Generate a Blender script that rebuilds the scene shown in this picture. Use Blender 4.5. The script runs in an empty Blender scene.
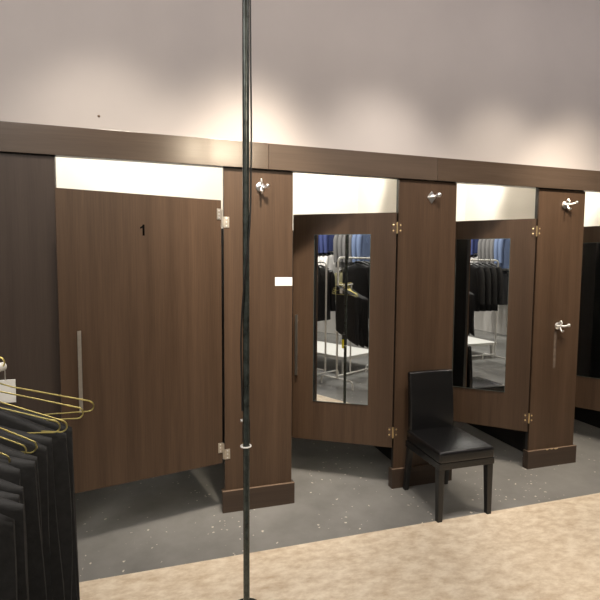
import bpy, bmesh, math, random
from mathutils import Vector, Matrix
random.seed(7)
C = bpy.context.scene.collection
PI = math.pi

# ------------------------------------------------------------------ materials
def new_mat(name):
    m = bpy.data.materials.new(name); m.use_nodes = True
    nt = m.node_tree; b = nt.nodes['Principled BSDF']
    return m, nt, b

def plain(name, col, rough=0.5, metal=0.0, noise=0.0, scale=20.0, bump=0.0, spec=None):
    m, nt, b = new_mat(name)
    b.inputs['Roughness'].default_value = rough
    b.inputs['Metallic'].default_value = metal
    if spec is not None: b.inputs['Specular IOR Level'].default_value = spec
    tc = nt.nodes.new('ShaderNodeTexCoord')
    n = nt.nodes.new('ShaderNodeTexNoise'); n.inputs['Scale'].default_value = scale
    n.inputs['Detail'].default_value = 4
    nt.links.new(tc.outputs['Object'], n.inputs['Vector'])
    r = nt.nodes.new('ShaderNodeValToRGB')
    lo = [max(0, c*(1-noise)) for c in col]; hi = [min(1, c*(1+noise)) for c in col]
    r.color_ramp.elements[0].position = .3; r.color_ramp.elements[1].position = .7
    r.color_ramp.elements[0].color = (*lo, 1); r.color_ramp.elements[1].color = (*hi, 1)
    nt.links.new(n.outputs['Fac'], r.inputs['Fac'])
    nt.links.new(r.outputs['Color'], b.inputs['Base Color'])
    if bump > 0:
        bp = nt.nodes.new('ShaderNodeBump'); bp.inputs['Strength'].default_value = bump
        bp.inputs['Distance'].default_value = .004
        nt.links.new(n.outputs['Fac'], bp.inputs['Height']); nt.links.new(bp.outputs['Normal'], b.inputs['Normal'])
    return m

def wood(name, c0, c1, horizontal=False, rough=0.42):
    m, nt, b = new_mat(name)
    tc = nt.nodes.new('ShaderNodeTexCoord')
    mp = nt.nodes.new('ShaderNodeMapping')
    mp.inputs['Scale'].default_value = (0.5, 14, 14) if horizontal else (14, 14, 0.45)
    nt.links.new(tc.outputs['Object'], mp.inputs['Vector'])
    n1 = nt.nodes.new('ShaderNodeTexNoise'); n1.inputs['Scale'].default_value = 1.0; n1.inputs['Detail'].default_value = 3
    n2 = nt.nodes.new('ShaderNodeTexNoise'); n2.inputs['Scale'].default_value = 9.0; n2.inputs['Detail'].default_value = 5
    nt.links.new(mp.outputs['Vector'], n1.inputs['Vector']); nt.links.new(mp.outputs['Vector'], n2.inputs['Vector'])
    mx = nt.nodes.new('ShaderNodeMix'); mx.data_type = 'FLOAT'; mx.inputs[0].default_value = .4
    nt.links.new(n1.outputs['Fac'], mx.inputs[2]); nt.links.new(n2.outputs['Fac'], mx.inputs[3])
    r = nt.nodes.new('ShaderNodeValToRGB')
    r.color_ramp.elements[0].position = .3; r.color_ramp.elements[1].position = .7
    r.color_ramp.elements[0].color = (*c0, 1); r.color_ramp.elements[1].color = (*c1, 1)
    nt.links.new(mx.outputs[0], r.inputs['Fac']); nt.links.new(r.outputs['Color'], b.inputs['Base Color'])
    b.inputs['Roughness'].default_value = rough
    b.inputs['Specular IOR Level'].default_value = .35
    return m

M = {}
M['wood'] = wood('walnut_laminate', (.043, .025, .0145), (.082, .050, .031))
M['wood_dark'] = wood('walnut_laminate_dark', (.034, .024, .019), (.056, .041, .033))
M['wood_base'] = wood('walnut_plinth', (.042, .028, .020), (.062, .042, .030), True)
M['wood_beam'] = wood('walnut_header', (.055, .038, .027), (.082, .058, .042), True, .21)
M['wood_beam'].node_tree.nodes['Principled BSDF'].inputs['Specular IOR Level'].default_value = 1.0
M['wood_beam_dull'] = wood('walnut_header_dull', (.055, .038, .027), (.082, .058, .042), True, .42)
M['edge'] = plain('worn_edge', (.16, .11, .075), .6, noise=.3, scale=60)
M['chip'] = plain('bare_chipboard', (.50, .38, .22), .8, noise=.3, scale=90)
M['wall'] = plain('painted_wall', (.40, .372, .362), .85, noise=.05, scale=1.6)
M['white_wall'] = plain('store_white_paint', (.75, .73, .70), .8, noise=.03, scale=2)
M['ceiling'] = plain('ceiling_paint', (.35, .34, .33), .9, noise=.03, scale=2)
M['chrome'] = plain('chrome', (.90, .90, .91), .28, 1.0)
M['steel'] = plain('brushed_steel', (.62, .58, .52), .36, 1.0, noise=.06, scale=80)
M['brass'] = plain('brass', (.85, .66, .36), .3, 1.0)
M['gold'] = plain('gold_wire', (.62, .53, .20), .30, 1.0)
M['bronze'] = plain('dark_bronze', (.10, .065, .042), .45, .3)
M['mirror'] = plain('mirror_silver', (.90, .92, .91), .008, 1.0)
M['mirror_edge'] = plain('mirror_edge', (.10, .12, .11), .2)
M['leather'] = plain('black_leather', (.006, .006, .0065), .24, noise=.3, scale=180, bump=.12, spec=.6)
M['blackwood'] = plain('black_lacquered_wood', (.010, .010, .010), .35, noise=.2, scale=30)
M['pole'] = plain('black_pole_paint', (.045, .055, .050), .27, .4, noise=.5, scale=30, spec=.7)
M['cord'] = plain('black_cable', (.012, .013, .013), .4)
M['white_plastic'] = plain('white_plastic', (.86, .86, .84), .4)
M['paper'] = plain('white_paper', (.90, .89, .87), .7)
M['ink'] = plain('black_ink', (.003, .003, .003), .9, spec=.05)
M['white_metal'] = plain('white_powder_coat', (.82, .82, .79), .35)
M['yellow'] = plain('yellow_label', (1.0, .88, .02), .5)
M['black_cloth'] = plain('black_wool', (.0115, .0115, .0125), .75, noise=.35, scale=60, bump=.3)
M['grey_cloth'] = plain('grey_wool', (.115, .112, .112), .8, noise=.15, scale=80)
M['blue_cloth'] = plain('slate_blue_wool', (.10, .14, .24), .8, noise=.15, scale=80)
M['royal_cloth'] = plain('royal_blue_cotton', (.03, .045, .15), .8, noise=.15, scale=80)
M['white_cloth'] = plain('white_cotton', (.82, .80, .78), .8, noise=.05, scale=60)
M['olive_cloth'] = plain('olive_cotton', (.13, .12, .06), .8, noise=.15, scale=60)
M['black_plastic'] = plain('black_plastic', (.015, .015, .015), .4)
M['scuff'] = plain('scuff', (.105, .078, .060), .7, noise=.35, scale=40)

def booth_mat():
    m, nt, b = new_mat('booth_wall')
    g = nt.nodes.new('ShaderNodeNewGeometry'); s = nt.nodes.new('ShaderNodeSeparateXYZ')
    nt.links.new(g.outputs['Position'], s.inputs[0])
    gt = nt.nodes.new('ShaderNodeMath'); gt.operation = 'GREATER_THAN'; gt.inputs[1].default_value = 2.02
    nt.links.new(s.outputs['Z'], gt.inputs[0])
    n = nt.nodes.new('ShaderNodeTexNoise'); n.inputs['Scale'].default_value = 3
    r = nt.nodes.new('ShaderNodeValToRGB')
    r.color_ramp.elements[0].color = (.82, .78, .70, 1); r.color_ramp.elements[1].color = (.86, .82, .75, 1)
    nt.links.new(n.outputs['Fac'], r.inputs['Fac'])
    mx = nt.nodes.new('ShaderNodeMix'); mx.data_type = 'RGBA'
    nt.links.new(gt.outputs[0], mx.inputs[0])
    mx.inputs[6].default_value = (.012, .010, .009, 1)  # near-black below the split: shade of the lower booth put into the colour
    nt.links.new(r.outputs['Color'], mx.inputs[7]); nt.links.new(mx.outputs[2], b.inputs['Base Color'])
    b.inputs['Roughness'].default_value = .85
    return m
M['booth'] = booth_mat()

def floor_mat():
    m, nt, b = new_mat('concrete_floor')
    N = nt.nodes.new; L = nt.links.new
    tc = N('ShaderNodeTexCoord')
    n = N('ShaderNodeTexNoise'); n.inputs['Scale'].default_value = 2.2; n.inputs['Detail'].default_value = 8; n.inputs['Roughness'].default_value = .65
    L(tc.outputs['Object'], n.inputs['Vector'])
    r = N('ShaderNodeValToRGB')
    r.color_ramp.elements[0].position = .3; r.color_ramp.elements[1].position = .72
    r.color_ramp.elements[0].color = (.150, .148, .140, 1); r.color_ramp.elements[1].color = (.235, .232, .222, 1)
    L(n.outputs['Fac'], r.inputs['Fac'])
    # scattered paint flecks, denser in patches
    v = N('ShaderNodeTexVoronoi'); v.inputs['Scale'].default_value = 34; v.inputs['Randomness'].default_value = 1
    w = N('ShaderNodeTexNoise'); w.inputs['Scale'].default_value = 40
    L(tc.outputs['Object'], w.inputs['Vector'])
    wm = N('ShaderNodeMix'); wm.data_type = 'RGBA'; wm.inputs[0].default_value = .03
    L(tc.outputs['Object'], wm.inputs[6]); L(w.outputs['Color'], wm.inputs[7]); L(wm.outputs[2], v.inputs['Vector'])
    sc = N('ShaderNodeSeparateColor'); L(v.outputs['Color'], sc.inputs[0])
    mul = N('ShaderNodeMath'); mul.operation = 'MULTIPLY'; mul.inputs[1].default_value = .34     # radius varies per cell
    L(sc.outputs[0], mul.inputs[0])
    p2 = N('ShaderNodeMath'); p2.operation = 'POWER'; p2.inputs[1].default_value = 2.2; L(mul.outputs[0], p2.inputs[0])
    sc2 = N('ShaderNodeMath'); sc2.operation = 'MULTIPLY'; sc2.inputs[1].default_value = 3.2; L(p2.outputs[0], sc2.inputs[0])
    lt = N('ShaderNodeMath'); lt.operation = 'LESS_THAN'; L(v.outputs['Distance'], lt.inputs[0]); L(sc2.outputs[0], lt.inputs[1])
    pn = N('ShaderNodeTexNoise'); pn.inputs['Scale'].default_value = 2.4; L(tc.outputs['Object'], pn.inputs['Vector'])
    pg = N('ShaderNodeMath'); pg.operation = 'GREATER_THAN'; pg.inputs[1].default_value = .46; L(pn.outputs['Fac'], pg.inputs[0])
    g2 = N('ShaderNodeMath'); g2.operation = 'GREATER_THAN'; g2.inputs[1].default_value = .50; L(sc.outputs[1], g2.inputs[0])
    a1 = N('ShaderNodeMath'); a1.operation = 'MULTIPLY'; L(lt.outputs[0], a1.inputs[0]); L(pg.outputs[0], a1.inputs[1])
    a2 = N('ShaderNodeMath'); a2.operation = 'MULTIPLY'; L(a1.outputs[0], a2.inputs[0]); L(g2.outputs[0], a2.inputs[1])
    mx = N('ShaderNodeMix'); mx.data_type = 'RGBA'; L(a2.outputs[0], mx.inputs[0])
    L(r.outputs['Color'], mx.inputs[6]); mx.inputs[7].default_value = (.60, .56, .48, 1)
    L(mx.outputs[2], b.inputs['Base Color'])
    b.inputs['Roughness'].default_value = .42
    return m
M['floor'] = floor_mat()

def tile_mat():
    m, nt, b = new_mat('beige_floor_tile')
    N = nt.nodes.new; L = nt.links.new
    tc = N('ShaderNodeTexCoord')
    mp = N('ShaderNodeMapping'); mp.inputs['Scale'].default_value = (5, 9, 5); mp.inputs['Rotation'].default_value = (0, 0, .5)
    L(tc.outputs['Object'], mp.inputs['Vector'])
    n = N('ShaderNodeTexNoise'); n.inputs['Scale'].default_value = 2.0; n.inputs['Detail'].default_value = 9; n.inputs['Roughness'].default_value = .7
    L(mp.outputs['Vector'], n.inputs['Vector'])
    r = N('ShaderNodeValToRGB')
    r.color_ramp.elements[0].position = .32; r.color_ramp.elements[1].position = .62
    r.color_ramp.elements[0].color = (.50, .385, .265, 1); r.color_ramp.elements[1].color = (.74, .65, .52, 1)
    L(n.outputs['Fac'], r.inputs['Fac']); L(r.outputs['Color'], b.inputs['Base Color'])
    b.inputs['Roughness'].default_value = .4
    return m
M['tile'] = tile_mat()

# ------------------------------------------------------------------ mesh helpers
class MB:
    def __init__(s): s.bm = bmesh.new()
    def box(s, x0, x1, y0, y1, z0, z1, bev=0.0, mat=None):
        t = bmesh.new(); bmesh.ops.create_cube(t, size=1)
        for v in t.verts:
            v.co = Vector(((x0+x1)/2+v.co.x*(x1-x0), (y0+y1)/2+v.co.y*(y1-y0), (z0+z1)/2+v.co.z*(z1-z0)))
        if bev > 0: bmesh.ops.bevel(t, geom=list(t.edges), offset=bev, segments=2, profile=.5, affect='EDGES')
        s.add(t, mat); return s
    def add(s, t, mat=None):
        if mat is not None: bmesh.ops.transform(t, matrix=mat, verts=t.verts)
        me = bpy.data.meshes.new('tmp'); t.to_mesh(me); t.free(); s.bm.from_mesh(me); bpy.data.meshes.remove(me)
    def taper(s, c0, s0, c1, s1, bev=0.0):          # tapered square bar between two rectangles in xy
        t = bmesh.new(); vs = []
        for c, h in ((c0, s0), (c1, s1)):
            for dx, dy in ((-1, -1), (1, -1), (1, 1), (-1, 1)):
                vs.append(t.verts.new((c[0]+dx*h[0]/2, c[1]+dy*h[1]/2, c[2])))
        for f in ((0, 1, 2, 3), (7, 6, 5, 4), (0, 4, 5, 1), (1, 5, 6, 2), (2, 6, 7, 3), (3, 7, 4, 0)): t.faces.new([vs[i] for i in f])
        bmesh.ops.recalc_face_normals(t, faces=t.faces)
        if bev > 0: bmesh.ops.bevel(t, geom=list(t.edges), offset=bev, segments=2, profile=.5, affect='EDGES')
        s.add(t); return s
    def tube(s, pts, r, seg=10, closed=False):
        pts = [Vector(p) for p in pts]; n = len(pts); rings = []
        t = bmesh.new(); nrm = None
        for i, p in enumerate(pts):
            a = pts[(i-1) % n] if (closed or i > 0) else p; b_ = pts[(i+1) % n] if (closed or i < n-1) else p
            d = (b_-a).normalized()
            if nrm is None:
                nrm = d.orthogonal().normalized()
            else:
                nrm = (nrm-d*nrm.dot(d))
                nrm = nrm.normalized() if nrm.length > 1e-6 else d.orthogonal().normalized()
            bn = d.cross(nrm); rr = r[i] if isinstance(r, (list, tuple)) else r
            rings.append([t.verts.new(p+(nrm*math.cos(2*PI*k/seg)+bn*math.sin(2*PI*k/seg))*rr) for k in range(seg)])
        m = n if closed else n-1
        for i in range(m):
            A, B = rings[i], rings[(i+1) % n]
            for k in range(seg): t.faces.new((A[k], A[(k+1) % seg], B[(k+1) % seg], B[k]))
        if not closed:
            t.faces.new(rings[0][::-1]); t.faces.new(rings[-1])
        bmesh.ops.recalc_face_normals(t, faces=t.faces)
        s.add(t); return s
    def ball(s, c, r, seg=14, scale=(1, 1, 1)):
        t = bmesh.new(); bmesh.ops.create_uvsphere(t, u_segments=seg, v_segments=seg//2+1, radius=r)
        s.add(t, Matrix.Translation(Vector(c)) @ Matrix.Diagonal((*scale, 1))); return s
    def prism(s, poly, y0, y1, bev=0.0):            # polygon in xz, extruded along y
        t = bmesh.new()
        A = [t.verts.new((x, y0, z)) for x, z in poly]; B = [t.verts.new((x, y1, z)) for x, z in poly]
        n = len(poly); t.faces.new(A); t.faces.new(B[::-1])
        for i in range(n): t.faces.new((A[i], B[i], B[(i+1) % n], A[(i+1) % n]))
        bmesh.ops.recalc_face_normals(t, faces=t.faces)
        if bev > 0: bmesh.ops.bevel(t, geom=list(t.edges), offset=bev, segments=2, profile=.5, affect='EDGES')
        s.add(t); return s
    def loft(s, rings, cap=True):
        t = bmesh.new(); R = [[t.verts.new(p) for p in r] for r in rings]; k = len(R[0])
        for a, b_ in zip(R[:-1], R[1:]):
            for i in range(k): t.faces.new((a[i], a[(i+1) % k], b_[(i+1) % k], b_[i]))
        if cap: t.faces.new(R[0][::-1]); t.faces.new(R[-1])
        bmesh.ops.recalc_face_normals(t, faces=t.faces); s.add(t); return s
    def build(s, name, mat, parent=None, smooth=40, subsurf=0):
        me = bpy.data.meshes.new(name); s.bm.to_mesh(me); s.bm.free()
        for p in me.polygons: p.use_smooth = True
        me.set_sharp_from_angle(angle=math.radians(smooth))
        me.materials.append(M[mat] if isinstance(mat, str) else mat)
        o = bpy.data.objects.new(name, me); C.objects.link(o)
        if parent is not None: o.parent = parent
        wn = o.modifiers.new('weighted', 'WEIGHTED_NORMAL'); wn.keep_sharp = True
        if subsurf:
            md = o.modifiers.new('sub', 'SUBSURF'); md.levels = subsurf; md.render_levels = subsurf
        return o

def tag(o, label, cat, group=None):
    o['label'] = label; o['category'] = cat
    if group: o['group'] = group
    return o
def thing(name, label, cat, loc=(0, 0, 0), rz=0.0, group=None):
    o = bpy.data.objects.new(name, None); C.objects.link(o); o.empty_display_size = .1
    o.location = loc; o.rotation_euler = (0, 0, rz)
    return tag(o, label, cat, group)
def struct(o): o['kind'] = 'structure'; return o
def copy_thing(src, loc, rz=None, label=None, group=None):
    r = src.copy(); C.objects.link(r); r.location = loc
    if rz is not None: r.rotation_euler = (src.rotation_euler[0], src.rotation_euler[1], rz)
    if label: r['label'] = label
    if group: r['group'] = group
    for ch in list(src.children):
        c = ch.copy(); C.objects.link(c); c.parent = r
        for g in ch.children:
            d = g.copy(); C.objects.link(d); d.parent = c
    return r

def arc(c, r, a0, a1, n, plane='xz'):
    out = []
    for i in range(n+1):
        a = a0+(a1-a0)*i/n; u, v = r*math.cos(a), r*math.sin(a)
        out.append((c[0]+u, c[1], c[2]+v) if plane == 'xz' else (c[0]+u, c[1]+v, c[2]) if plane == 'xy' else (c[0], c[1]+u, c[2]+v))
    return out

# ------------------------------------------------------------------ setting
ZB, ZT, TH = 2.32, 2.489, .04                      # underside / top of the header, panel thickness
P = [(-2.6, -.567), (.4244, .8944), (1.6998, 2.1871), (2.9575, 3.4311), (4.215, 4.69)]   # fixed panels
struct(MB().box(-5.2, 7.2, -5.8, 1.4, -.1, 0).build('floor', 'floor'))
struct(MB().box(-5.2, 7.2, -1.48, -.512, 0.0005, .004).build('floor_tile_strip', 'tile'))
struct(MB().box(-5.2, 7.2, -5.8, 1.4, 4.0, 4.1).build('ceiling', 'ceiling'))
struct(MB().box(-5.2, 7.2, .042, .06, 2.34, 4.0).build('wall_back', 'wall'))
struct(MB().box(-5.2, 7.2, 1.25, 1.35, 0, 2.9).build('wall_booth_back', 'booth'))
struct(MB().box(-5.2, 7.2, .0605, 1.25, 2.8, 2.9).build('ceiling_booth', 'white_wall'))
struct(MB().box(-5.3, -5.2, -5.8, 1.4, 0, 4.0).build('wall_left', 'white_wall'))
struct(MB().box(7.2, 7.3, -5.8, 1.4, 0, 4.0).build('wall_right', 'white_wall'))
struct(MB().box(-5.2, 7.2, -5.9, -5.8, 0, 4.0).build('wall_front', 'white_wall'))
struct(MB().box(-5.2, -2.6, 0, .04, 0, 2.32).build('wall_back_left', 'wood_dark'))
struct(MB().box(4.69, 7.2, 0, .04, 0, 2.32).build('wall_back_right', 'wood_dark'))
for i, x in enumerate((-.9, .66, 1.945, 3.195, 4.45)):
    struct(MB().box(x-.018, x+.018, .0605, 1.25, 0, 2.8).build('wall_partition_%d' % (i+1), 'booth'))

# header boards: joints where the photo shows them
hb = [(-2.6, .72, 'long dark wood header board above the door numbered 1'),
      (.7215, 2.0, 'dark wood header board over the middle mirrored door, ending above the chair pillar'),
      (2.0015, 4.69, 'dark wood header board on the right over the last pillar with two hooks')]
for x0, x1, lb in hb:
    tag(MB().box(x0, x1, -.02, .04, ZB+.0005, ZT, .002).build('header_board', 'wood_beam' if x0 < 0 or x0 > 1.5 else 'wood_beam_dull'), lb, 'header board', 'header boards across the fitting rooms')

pl = ['wide dark wood panel at the far left beside the door numbered 1',
      'dark wood pillar panel behind the black pole, with white tag on its right edge',
      'dark wood pillar panel behind the black chair with one hook near its top',
      'dark wood pillar panel on the right with two hooks, one above the other',
      'dark wood pillar panel beyond the rightmost door']
ZPL = .149
pillars = []
for (x0, x1), lb in zip(P, pl):
    xc = (x0+x1)/2; w = (x1-x0)/2
    t = thing('fitting_room_pillar', lb, 'pillar', (xc, 0, 0), 0, 'pillars between the fitting rooms')
    MB().box(-w, w, 0, .014, 0, ZB-.006, .0015).build('panel', 'wood_dark' if x0 < -1 else 'wood', t)
    MB().box(-w, w, .0144, TH, 0, ZB-.0003).build('shade_backing', 'black_plastic', t)  # black layer added for shade: darkens back and edges, blocks booth light leak
    b = MB().box(-w-.019, w+.019, -.0194, -.0004, 0, ZPL, .002)
    b.box(-w-.019, -w-.0004, -.0004, TH, 0, ZPL, .002); b.box(w+.0004, w+.019, -.0004, TH, 0, ZPL, .002)
    pb = b.build('plinth', 'wood_base', t)
    MB().box(-w-.019, w+.019, -.0194, -.001, ZPL, ZPL+.0015).build('plinth_edge', 'edge', pb)
    pillars.append(t)
MB().box(-.022, .004, -.0009, -.0002, .84, 1.15).build('scuff_mark', 'scuff', pillars[3])

for x0, x1, h_ in ((-.075, -.045, .006), (-.03, .005, .004), (.012, .055, .009)):
    MB().prism([(x0, ZPL+.0018), (x0+.006, ZPL-h_*.6), ((x0+x1)/2, ZPL-h_), (x1-.004, ZPL-h_*.4), (x1, ZPL+.0018)], -.0204, -.0188).build('chipped_edge', 'chip', pillars[3])
# ------------------------------------------------------------------ doors
DT, DB = 2.077, .313
def hinge(door, z, kind):
    """kind 'open': leaves folded over the faces, silver; 'edge': dark leaves with bright screws"""
    if kind == 'open':
        a = door.rotation_euler.z
        h = MB().box(-.036, -.004, -.004, -.0005, z-.005, z+.065, .001)
        h.tube([(0, -.005, z-.05), (0, -.005, z+.06)], .0065, 10)
        h = h.build('hinge', 'steel', door)
        l = MB().box(.004, .046, -.004, -.0005, z-.055, z+.015, .001).build('hinge_leaf', 'steel', h); l.rotation_euler.z = -a
        s = MB()
        for dz in (.008, .03, .052): s.ball((-.022, -.004, z+dz), .0055, 10, (1, .5, 1))
        s.build('screw', 'chrome', h)
        s = MB()
        for dz in (-.045, -.02, .004): s.ball((.028, -.004, z+dz), .0055, 10, (1, .5, 1))
        s = s.build('screw', 'chrome', h); s.rotation_euler.z = -a
    else:
        a = door.rotation_euler.z
        h = MB().tube([(0, -.004, z-.042), (0, -.004, z+.042)], .006, 10).build('hinge', 'brass', door)
        MB().box(-.036, -.004, -.002, -.0003, z-.038, z+.038, .0008).build('hinge_leaf', 'bronze', h)
        l = MB().box(.006, .036, -.002, -.0003, z-.038, z+.038, .0008).build('hinge_leaf', 'bronze', h); l.rotation_euler.z = -a
        for dz in (-.02, .02):
            MB().ball((-.027, -.002, z+dz), .007, 10, (1, .45, 1)).build('screw', 'brass', h)
            q = MB().ball((.027, -.002, z+dz), .007, 10, (1, .45, 1)).build('screw', 'brass', h); q.rotation_euler.z = -a
def pull(door, s, z0, z1):
    m = MB().box(-s-.010, -s+.010, -.034, -.026, z0, z1, .0015)
    for z in (z0+.05, z1-.05): m.tube([(-s, -.026, z), (-s, -.0005, z)], .007, 10)
    m.build('door_handle', 'steel', door)
def make_door(label, hx, w, ang, mirror, hk, hz, pull_s, zt=DT, zb=DB):
    d = thing('fitting_room_door', label, 'door', (hx, 0, 0), ang, 'fitting room doors')
    m = MB().box(-w, -.006, 0, .035, zb, zt, .0015)
    m.build('door_panel', 'wood', d)
    if mirror:
        mr = MB().box(-.619, -.194, -.0055, -.0008, .630, 1.919).build('mirror', 'mirror', d)
        e = MB()
        for b in ((-.622, -.6192, .627, 1.922), (-.1938, -.191, .627, 1.922), (-.6192, -.1938, .627, .6298), (-.6192, -.1938, 1.9192, 1.922)):
            e.box(b[0], b[1], -.006, -.0008, b[2], b[3])
        e.build('mirror_edge', 'mirror_edge', mr)
    for z in hz: hinge(d, z, hk)
    pull(d, pull_s, .83, 1.305)
    return d
door1 = make_door('plain dark wood door with black numeral 1, swung slightly outward', .414, .968, math.radians(12.3), False, 'open', (1.985, .425), .868, 2.105, .345)
# the numeral
pts = [(.006, .03), (.006, -.03), (-.0045, -.03), (-.0045, .012), (-.016, .006), (-.016, .0155), (-.008, .0195), (-.002, .03)]
MB().prism([(-.499+x*1.15, 1.892+z*1.1) for x, z in pts], -.0018, -.0003).build('numeral', 'ink', door1)
make_door('mirrored dark wood door in the middle, ajar inward beside the black chair', 1.690, .790, -math.radians(31.4), True, 'edge', (1.965, .432), .752)
make_door('mirrored dark wood door behind the black chair, standing open inward', 2.9475, .775, -math.radians(43.0), True, 'edge', (1.975, .430), .742)
make_door('darkened mirrored door at the right edge of the photo', 4.205, .775, -math.radians(59), True, 'edge', (1.975, .430), .742)

# ------------------------------------------------------------------ things on the pillars
def hook_diamond(name, label, x, z, y=0):
    t = thing(name, label, 'hook', (x, y, z), 0, 'chrome robe hooks on the pillars')
    MB().prism([(0, .047), (.036, 0), (0, -.047), (-.036, 0)], -.007, -.0005, .002).build('back_plate', 'chrome', t)
    MB().tube([(-.028, -.012, 0), (0, -.014, .003), (.018, -.026, .008), (.030, -.036, .012)], [.007, .009, .009, .008], 12).build('peg', 'chrome', t)
    MB().ball((.036, -.042, .014), .019, 16).build('knob', 'chrome', t)
    return t
def hook_round(name, label, x, z, turn=0.0, droop=1):
    t = thing(name, label, 'hook', (x, 0, z), 0, 'chrome robe hooks on the pillars')
    m = MB(); n = 24
    m.loft([[(r*math.cos(2*PI*k/n), y, r*math.sin(2*PI*k/n)) for k in range(n)] for r, y in ((.030, -.0005), (.030, -.006), (.022, -.012), (.010, -.016))])
    m.build('back_plate', 'chrome', t)
    c, s_ = math.cos(turn), math.sin(turn)
    MB().tube([(-.032*c, -.020, 0), (0, -.026, .002), (.030*c, -.040, .004-.02*s_), (.052*c, -.056, .012-.02*s_)], [.007, .010, .008, .006], 12).build('arm', 'chrome', t)
    MB().ball((.058*c, -.060, .016-.02*s_), .014, 14).build('knob', 'chrome', t)
    MB().tube([(0, -.03, .006), (0, -.044, .028), (0, -.034, .044), (0, -.020, .034)], .006, 10).build('loop', 'chrome', t)
    if droop: MB().tube([(0, -.024, -.006), (0, -.034, -.030), (0, -.050, -.044), (0, -.062, -.034)], [.008, .008, .007, .006], 12).build('coat_prong', 'chrome', t)
    return t
hook_round('robe_hook', 'chrome hook on the pillar just right of the black pole', .668, 2.205, .9)
hook_diamond('robe_hook', 'chrome hook with diamond back plate on the pillar behind the chair', 1.968, 2.198)
hook_round('robe_hook', 'upper chrome hook on the right-hand pillar', 3.222, 2.196)
hook_round('robe_hook', 'lower chrome hook at mid height on the right-hand pillar above a pale scuff', 3.204, 1.197, .3)
tag(MB().box(.771, .8925, -.0016, -.0003, 1.546, 1.604).build('paper_tag', 'paper'), 'small blank white tag stuck on right edge of the pillar behind the pole', 'tag')
tag(MB().ball((-.323, .0415, 2.582), .008, 12, (1, .5, 1)).build('wall_screw', 'bronze'), 'small dark screw in the pale wall above the left header board', 'screw')

# ------------------------------------------------------------------ the black pole with its cable
px, py = .3960, -.960
t = thing('black_pole', 'thin black floor-to-ceiling pole standing in front of the fitting rooms', 'pole', (px, py, 0))
PR = .0155
MB().tube([(0, 0, .006), (0, 0, 3.99)], PR, 24).build('shaft', 'pole', t)
MB().loft([[(r*math.cos(2*PI*k/28), r*math.sin(2*PI*k/28), z) for k in range(28)] for r, z in ((.075, .0045), (.075, .012), (.030, .018), (.0165, .030))]).build('floor_flange', 'pole', t)
jb = MB().box(-.012, .022, PR+.0006, PR+.030, .83, .95, .004).build('cable_box', 'black_plastic', t)
MB().box(-.0085, .0185, PR+.0302, PR+.033, .80, .895, .003).build('yellow_label', 'yellow', jb)['label'] = 'yellow label on the cable box'
def pole_cable():
    pts = []; n = 60
    for i in range(n+1):
        z = 3.95-(3.95-1.0)*i/n
        # right of the pole up high, crossing its front, left of it lower down
        f = min(1, max(0, (2.1-z)/.75)); f = f*f*(3-2*f)
        a = math.radians(-12-150*f); r = PR+.0055+.004*math.exp(-((z-2.3)/.25)**2)+.006*math.exp(-((z-1.30)/.16)**2)
        pts.append((r*math.cos(a), r*math.sin(a), z))
    return pts
tag(MB().tube([(x+px, y+py, z) for x, y, z in pole_cable()], .0042, 10).build('cable', 'cord'), 'thin black cable running down and around the pole', 'cable')
zt_ = MB().tube([((PR+.0055)*1.12*math.cos(2*PI*k/28)+px-.002, (PR+.0055)*1.12*math.sin(2*PI*k/28)+py, .826) for k in range(28)], .0036, 8, True)
zt_.box(px-.027, px-.018, py-.011, py-.001, .822, .832, .001)
tag(zt_.build('cable_tie', 'white_plastic'), 'white cable tie looped around the black pole near its bottom', 'cable tie')
cl = MB().box(px-.030, px-.018, py-.014, py-.006, .948, .962, .002); cl.ball((px-.024, py-.015, .955), .005)
tag(cl.build('cable_clip', 'chrome'), 'tiny silver clip on the cable beside the pole', 'clip')

# ------------------------------------------------------------------ chair
ch = thing('dining_chair', 'black leather upholstered chair standing against the middle pillar', 'chair', (1.953, 0, 0))
def cushion(x0, x1, y0, y1, z0, z1, r, taper_back=0):
    t = bmesh.new(); bmesh.ops.create_cube(t, size=1)
    for v in t.verts:
        v.co = Vector(((x0+x1)/2+v.co.x*(x1-x0), (y0+y1)/2+v.co.y*(y1-y0), (z0+z1)/2+v.co.z*(z1-z0)))
        if v.co.y > (y0+y1)/2: v.co.x *= 1-taper_back
    bmesh.ops.bevel(t, geom=list(t.edges), offset=r, segments=4, profile=.5, affect='EDGES')
    return t
m = MB(); t_ = cushion(-.214, .214, -.545, -.085, .398, .478, .017, .06)
bmesh.ops.subdivide_edges(t_, edges=[e for e in t_.edges if e.calc_length() > .2], cuts=5, use_grid_fill=True)
for v in t_.verts:
    if v.co.z > .455:
        v.co.z += .012*(1-min(1, (v.co.x/.21)**2))*(1-min(1, ((v.co.y+.31)/.23)**2)) - .004*max(0, 1-abs(v.co.y+.545)/.05)
m.add(t_); m.build('seat', 'leather', ch, 40)
m = MB().box(-.2125, .2125, -.5435, -.10, .358, .4035, .003); m.build('seat_frame', 'leather', ch)
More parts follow.
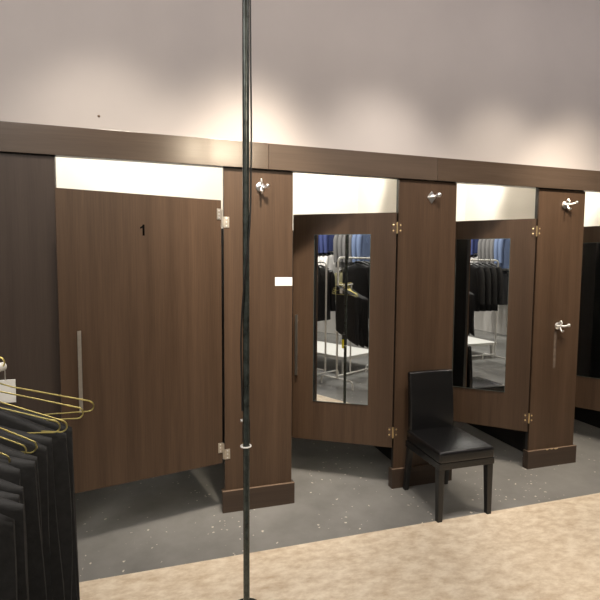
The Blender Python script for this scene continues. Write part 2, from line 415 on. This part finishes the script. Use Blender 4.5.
# backrest leans back slightly and follows the seat's rear edge
def back_pt(x, y, z):
    f = (z-.40)/.52
    return Vector((x*(1-.02*f), y+.035*f-.008*math.sin(PI*f), z+.004*math.cos(x/.18*PI/2)*(f > .95)))
m = MB(); t_ = cushion(-.186, .186, -.128, -.078, .40, .905, .014)
bmesh.ops.subdivide_edges(t_, edges=[e for e in t_.edges if e.calc_length() > .2], cuts=6, use_grid_fill=True)
for v in t_.verts: v.co = back_pt(*v.co)
m.add(t_); m.build('backrest', 'leather', ch, 40)
for s_ in (-1, 1):
    MB().taper((s_*.192, -.519, 0), (.034, .034), (s_*.188, -.512, .362), (.046, .046), .003).build('leg', 'blackwood', ch)
    MB().taper((s_*.172, -.050, 0), (.032, .034), (s_*.166, -.098, .400), (.042, .042), .003).build('leg', 'blackwood', ch)

# ------------------------------------------------------------------ garments
def wave(u, z, seed, amp):
    return amp*(math.sin(u*9+seed)+.6*math.sin(u*17+z*3+seed*2.3)+.5*math.sin(z*7+seed*1.7))
def trousers_mesh(w, h, thick, seed, slope):
    """cloth folded over a hanger bar at u = 0..w (x axis), fold at z=0, sloping down to the right"""
    m = MB(); prof = []
    nz = 14
    for i in range(nz+1):                          # down the front, around the hem, up the back
        prof.append((-1, -h+ h*i/nz))
    for i in range(1, 6):
        a = PI-PI*i/6; prof.append((math.cos(a), .55*math.sin(a)*thick))
    for i in range(nz+1): prof.append((1, -h*i/nz))
    rings = []
    nu = 12
    for j in range(nu+1):
        u = w*j/nu; e = min(1, .35+ .65*math.sin(min(1, min(j, nu-j)/1.6)*PI/2))
        ring = []
        for sy, z in prof:
            f = min(1, -z/h if z < 0 else 0)
            y = sy*thick/2*e*(1+.25*f)+wave(u*4, z*2, seed, .0025)*(.35+f)
            x = u+.016*math.sin(z*6+seed)*f+(.010*f*(1 if j == nu else 0))
            ring.append((x, y, z-slope*u+.004*math.sin(u*30+seed)))
        rings.append(ring)
    m.loft(rings); return m
def wire_hanger(hw=.2115, drop=.075, hook_r=.0145):
    """triangular wire hanger hanging at the origin (hook resting on the rail); lies in the xz plane"""
    m = MB(); r = .0018
    tip = []
    neck = -.050
    def tipcurve(sg):
        c = (sg*(hw-.012), 0, neck-drop+.002)
        a = [(c[0]+sg*.014*math.cos(t_), 0, c[2]+.014*math.sin(t_)) for t_ in [math.radians(70-160*i/8) for i in range(9)]]
        return a
    R = tipcurve(1); L_ = tipcurve(-1)[::-1]
    path = [(0, 0, neck)]+[(.03, 0, neck-.012)]+R+L_+[(-.03, 0, neck-.012)]
    m.tube(path, r, 7, True)
    m.tube([(0, 0, neck), (0, 0, -.024)]+[(.0+hook_r*math.cos(a)-0, 0, hook_r*math.sin(a)) for a in [math.radians(-90+250*i/12) for i in range(13)]], r, 7)
    return m

def garment_rack(label, x, y, rz, L, H):
    t = thing('garment_rack', label, 'rack', (x, y, 0), rz, 'white garment racks')
    r = .014
    MB().tube([(0, 0, .13), (0, 0, H-.06)]+[(.06-.06*math.cos(a), 0, H-.06+.06*math.sin(a)) for a in [PI/2*i/6 for i in range(1, 7)]] +
              [(L-.06+.06*math.sin(a), 0, H-.06+.06*math.cos(a)) for a in [PI/2*i/6 for i in range(7)]]+[(L, 0, .13)], r, 12).build('frame', 'white_metal', t)
    MB().tube([(.014, 0, .15), (L-.014, 0, .15)], .012, 12).build('low_rail', 'white_metal', t)
    for x_ in (0, L):
        MB().tube([(x_, -.29, .0), (x_, -.29, .07), (x_, -.275, .105), (x_, -.24, .12), (x_, .24, .12), (x_, .275, .105), (x_, .29, .07), (x_, .29, 0)], .013, 12).build('foot', 'white_metal', t)
    return t

# white rack at the left edge: a side rail for the trousers overhangs towards the fitting rooms
RZ = 1.43
rk = garment_rack('white T-foot garment rack at the left edge holding black trousers on gold hangers', -.61, -1.97, -PI/2, 1.03, 1.80)
def rail_x(y): return -.374+.50*(y+1.8294)
e0, e1 = Vector((rail_x(-1.815), -1.815, RZ)), Vector((-.575, -2.24, RZ))
L2W = rk.matrix_basis.inverted()
def rl(p): return L2W @ Vector(p)
MB().tube([rl(e0), rl(e1), rl((-.61, -2.26, RZ-.02)), rl((-.61, -2.26, .163))], .011, 14).build('side_rail', 'white_metal', rk)
MB().tube([rl((-.5963, -1.970, RZ)), rl((rail_x(-1.95), -1.950, RZ))], .006, 10).build('strut', 'white_metal', rk)

TR = [(-0.2086, -1.8594, 1.2742), (-0.2167, -1.8934, 1.2715), (-0.2409, -1.9274, 1.269), (-0.2448, -1.9614, 1.2655), (-0.258, -1.9954, 1.2596), (-0.2545, -2.0294, 1.2574), (-0.2745, -2.0634, 1.257), (-0.2615, -2.0974, 1.2392), (-0.2603, -2.1314, 1.2349), (-0.2439, -2.1654, 1.2279), (-0.2518, -2.1994, 1.224)]
HG = [(-0.1626, -1.8294, 1.3205), (-0.1749, -1.8634, 1.316), (-0.1754, -1.8974, 1.2964), (-0.2009, -1.9314, 1.3026), (-0.2457, -1.9654, 1.2764), (-0.2566, -1.9994, 1.2767), (-0.2626, -2.0334, 1.2731), (-0.2775, -2.0674, 1.2464), (-0.2764, -2.1014, 1.2369), (-0.2712, -2.1354, 1.2325), (-0.2692, -2.1694, 1.226)]
hanger0 = None
ordn = ['rearmost', 'second', 'third', 'fourth', 'fifth', 'sixth', 'seventh', 'eighth', 'ninth', 'tenth', 'nearest']
NT = len(TR)
for i in range(NT):
    T = Vector(HG[i]); hw = .2115; dz = .123
    tilt = 0
    for _ in range(20): tilt += ((RZ+.0145-T.z)-(hw*math.sin(tilt)+dz*math.cos(tilt)))/hw*.8
    yaw = [.0, -.03, -.05, .04, -.06, .02, -.03, .05, -.02, .03, 0][i]
    lb = 'gold wire hanger, %s on the left trouser rack' % ordn[i] if i in (0, NT-1) else 'gold wire hanger, %s counting forward from the rearmost on the left trouser rack' % ordn[i]
    if hanger0 is None:
        hanger0 = wire_hanger().build('wire_hanger', 'gold'); h = hanger0
    else:
        h = hanger0.copy(); C.objects.link(h)
    tag(h, lb, 'hanger', 'gold wire hangers on the trouser rack')
    h.location = (rail_x(T.y), T.y, RZ+.0125); h.rotation_euler = (0, tilt, yaw)
    sl = [.45, .46, .44, .47, .45, .43, .46, .44, .46, .45, .46][i]
    w = .33
    tr = trousers_mesh(w, .60+.05*math.sin(i*3.3), .026, i*1.9, sl).build('trousers', 'black_cloth', None, 60)
    lb = 'pair of black trousers on the left rack, %s from the rear' % ordn[i] if 0 < i < NT-1 else 'pair of black trousers, %s on the left rack' % ordn[i]
    tag(tr, lb, 'trousers', 'black trousers on the left rack')
    tr.location = Vector(TR[i])+Vector((-w, 0, sl*w-.010))
tag(MB().box(-.400, -.353, -1.7700, -1.7680, 1.326, 1.386, .0006).tube([(-.376, -1.769, 1.385), (-.370, -1.790, 1.412), (-.367, -1.8142, 1.428)], .0012, 6).build('size_card', 'paper'), 'white card hanging behind the gold hangers at the left edge', 'card')

# ---- suits, shirts and hangers for the store behind the camera
def jacket(name, matn, label, group, length=.76, sleeve=.60, lapel=True):
    """hangs in the xz plane, origin at the rail"""
    t = thing(name, label, 'garment', (0, 0, 0), 0, group)
    rings = []; n = 20
    for z, hw, th in ((-.070, .055, .035), (-.085, .10, .05), (-.115, .19, .075), (-.15, .225, .085), (-.25, .225, .10), (-.42, .205, .10), (-.60, .215, .11), (-.070-length, .225, .115)):
        rings.append([(hw*math.copysign(abs(math.cos(2*PI*k/n))**.7, math.cos(2*PI*k/n)), th/2*math.copysign(abs(math.sin(2*PI*k/n))**.7, math.sin(2*PI*k/n))+.004*math.sin(k*2.1+z*20), z) for k in range(n)])
    MB().loft(rings).build('body', matn, t, 60)
    for s_ in (-1, 1):
        MB().tube([(s_*.205, 0, -.13), (s_*.245, -.005, -.22), (s_*.262, -.012, -.42), (s_*.262, -.03, -.13-sleeve)], [.058, .062, .056, .048], 12).build('sleeve', matn, t, 60)
    if lapel: MB().tube([(-.07, -.02, -.068), (-.03, .03, -.050), (.03, .03, -.050), (.07, -.02, -.068), (.01, -.058, -.30)], .012, 8).build('collar', matn, t, 60)
    return t
def coat_hanger(matn):
    m = MB().tube([(-.19, 0, -.105), (-.10, 0, -.075), (0, 0, -.055), (.10, 0, -.075), (.19, 0, -.105)], [.008, .011, .012, .011, .008], 8)
    m.tube([(0, 0, -.055), (0, 0, -.026)]+[(.024*math.cos(a), 0, .024*math.sin(a)) for a in [math.radians(-90+220*i/10) for i in range(11)]], .003, 6)
    return m

# wall-mounted rails on the far wall of the store
def wall_rail(label, x0, x1, z):
    t = thing('wall_rail', label, 'rail', ((x0+x1)/2, -5.8, z), 0, 'hanging rails on the far store wall')
    w = (x1-x0)/2
    MB().tube([(-w, .36, 0), (w, .36, 0)], .014, 12).build('bar', 'white_metal', t)
    for sx in (-w+.06, w-.06): MB().box(sx-.012, sx+.012, .0005, .372, -.018, .0, .002).build('bracket', 'white_metal', t)
protos = {}
hang_black = None
def put(kind, x, z, y=-5.44, rz=PI/2, label=None):
    global hang_black
    spec = {'grey': ('suit_jacket', 'grey_cloth', 'grey suit jacket on the far store wall, seen in the mirrors'),
            'blue': ('suit_jacket', 'blue_cloth', 'slate blue suit jacket on the far store wall, seen in the mirrors'),
            'royal': ('dress_shirt', 'royal_cloth', 'royal blue shirt on the upper rail of the far wall, seen in the mirrors'),
            'white': ('dress_shirt', 'white_cloth', 'white shirt on the lower rail of the far wall, seen in the mirrors'),
            'black': ('black_jacket', 'black_cloth', 'black jacket on a white rack, seen in the mirrors'),
            'olive': ('casual_jacket', 'olive_cloth', 'olive jacket on the lower rail of the far wall, seen in the mirrors')}[kind]
    if kind not in protos:
        o = jacket(spec[0], spec[1], spec[2], spec[2].split(' on ')[0]+'s', length=.62 if kind in ('royal', 'white') else .78)
        protos[kind] = o; o.location = (x, y, z); o.rotation_euler = (0, 0, rz)
    else:
        o = copy_thing(protos[kind], (x, y, z), rz)
    if hang_black is None:
        hang_black = coat_hanger('black_plastic').build('coat_hanger', 'black_plastic'); h = hang_black
    else:
        h = hang_black.copy(); C.objects.link(h)
    tag(h, 'black coat hanger holding a garment, seen only in the mirrors', 'hanger', 'black coat hangers')
    h.location = (x, y, z+.010); h.rotation_euler = (0, 0, rz)
for w_, r0, r1, g0, g1 in (('left', -4.75, -3.68, -3.63, -2.68), ('right', -2.5, -1.7, -1.62, -.8)):
    wall_rail('white rail high on the far wall with blue shirts, %s bay' % w_, r0, r1, 2.72)
    wall_rail('white lower rail with white shirts on the far wall, %s bay' % w_, r0, r1, 2.02)
    wall_rail('white rail with grey suits on the far wall, %s bay' % w_, g0, g1, 2.50)
    wall_rail('white lower rail under the grey suits on the far wall, %s bay' % w_, g0, g1, 1.64)
    n = int((r1-r0-.16)/.135)+1
    for i in range(n):
        put('royal', r0+.10+i*.135, 2.72); put('white', r0+.10+i*.135, 2.02)
    n = int((g1-g0-.16)/.135)+1
    for i in range(n):
        put('grey' if i < 4 else 'blue', g0+.10+i*.135, 2.50)
        if i < n-1: put('olive' if i < 3 else 'black', g0+.12+i*.155, 1.64)

# white garment racks reflected in the mirrors
garment_rack('white garment rack with black jackets beside the display table, seen in the middle mirror', -1.95, -2.10, 0, 1.0, 1.74)
for i in range(6): put('black', -1.86+.16*i, 1.735, -2.10, math.radians(84))
for i in range(4): put('black', -.61, 1.795, -2.42-.13*i, math.radians(4))
tb = thing('display_table', 'low white display table reflected in the door mirrors', 'table', (-1.68, -2.96, 0))
MB().box(-.72, .72, -.42, .42, .24, .29, .004).build('table_top', 'white_metal', tb)
for sx in (-.66, .66):
    for sy in (-.36, .36): MB().box(sx-.025, sx+.025, sy-.025, sy+.025, 0, .24, .003).build('leg', 'white_metal', tb)

# ------------------------------------------------------------------ lights
def spot(loc, target, power, ang, blend=.6, col=(1, .86, .70), r=.05):
    l = bpy.data.lights.new('spot', 'SPOT'); l.energy = power; l.spot_size = math.radians(ang); l.spot_blend = blend
    l.color = col; l.shadow_soft_size = r
    o = bpy.data.objects.new('spot_light', l); C.objects.link(o); o.location = loc
    o.rotation_euler = (Vector(target)-Vector(loc)).to_track_quat('-Z', 'Y').to_euler(); return o
def area(loc, target, power, sx, sy, col=(1, .95, .88)):
    l = bpy.data.lights.new('area', 'AREA'); l.shape = 'RECTANGLE'; l.size = sx; l.size_y = sy; l.energy = power; l.color = col
    o = bpy.data.objects.new('area_light', l); C.objects.link(o); o.location = loc
    o.rotation_euler = (Vector(target)-Vector(loc)).to_track_quat('-Z', 'Y').to_euler(); return o
for x, tx, e_, cl_ in ((-.30, -.28, 165, (1, .88, .72)), (.60, .56, 235, (1, .87, .70)), (1.55, 1.55, 190, (1, .89, .76)), (2.60, 2.62, 175, (1, .87, .70)), (3.35, 3.32, 190, (1, .86, .68)), (4.3, 4.3, 130, (1, .87, .72))):
    spot((x, -1.10, 3.75), (tx, -.16, 2.06), e_*1.05, 57, 1.0, cl_, .10)
spot((.60, -1.10, 3.75), (.60, -.10, 2.15), 360, 40, 1.0, (1, .86, .68), .10)
spot((3.15, -1.10, 3.75), (3.15, -.10, 2.15), 190, 40, 1.0, (1, .85, .66), .10)
spot((3.0, -1.5, 3.9), (3.0, -1.15, 0), 330, 44, .8, (1, .88, .74), .12)
spot((1.0, -1.1, 3.9), (1.0, -.85, 0), 165, 52, .8, (1, .92, .84), .12)
area((1.4, -1.5, 3.95), (1.4, 0, 3.0), 62, 6.5, .3, (1, .91, .90))  # unseen fill, added to brighten the wall above the header
area((.86, -4.0, 3.34), (.37, 0, 2.4), 30, .8, .30, (1, .84, .62))
for x in (-.12, 1.30, 2.57, 3.82):
    spot((x, .30, 2.70), (x, 1.25, 2.70), 58, 132, .35, (1, .95, .87), .08)
area((-2.4, -3.4, 3.95), (-2.4, -3.6, 0), 75, 2.5, 1.2)
area((2.4, -3.6, 3.95), (2.4, -3.6, 0), 12, 3.0, 1.2)
area((-2.0, -2.0, 3.95), (-2.0, -2.0, 0), 25, 1.0, .6)
for x in (-4.2, -3.2, -2.2, -1.2): spot((x, -3.9, 3.9), (x, -5.6, 1.9), 190, 70, .7, (1, .93, .85))
spot((-1.3, -2.5, 3.95), (-1.3, -2.5, 0), 330, 62, .8, (1, .95, .88), .15)
spot((.3, -2.5, 3.95), (.1, -2.3, 0), 110, 50, .8, (1, .95, .88), .15)
w = bpy.data.worlds.new('world'); bpy.context.scene.world = w; w.use_nodes = True
w.node_tree.nodes['Background'].inputs[0].default_value = (.9, .92, 1, 1); w.node_tree.nodes['Background'].inputs[1].default_value = .03

# ------------------------------------------------------------------ camera
yaw, pitch, roll, dist, hgt = .29463876, .07226631, .00666102, 3.12940335, 1.68276183
cy, sy, cp, sp, cr, sr = math.cos(yaw), math.sin(yaw), math.cos(pitch), math.sin(pitch), math.cos(roll), math.sin(roll)
fw = Vector((sy*cp, cy*cp, -sp)); rt = Vector((cy, -sy, 0)); up = rt.cross(fw)
r2 = rt*cr+up*sr; u2 = up*cr-rt*sr
cam = bpy.data.cameras.new('camera'); co = bpy.data.objects.new('camera', cam); C.objects.link(co)
co.matrix_world = Matrix(((r2.x, u2.x, -fw.x, 0), (r2.y, u2.y, -fw.y, -dist), (r2.z, u2.z, -fw.z, hgt), (0, 0, 0, 1)))
cam.sensor_width = 36; cam.lens = 36*472/600; cam.clip_start = .02
S = bpy.context.scene; S.camera = co
S.view_settings.view_transform = 'Standard'; S.view_settings.look = 'None'
S.view_settings.exposure = 0
S.cycles.max_bounces = 8
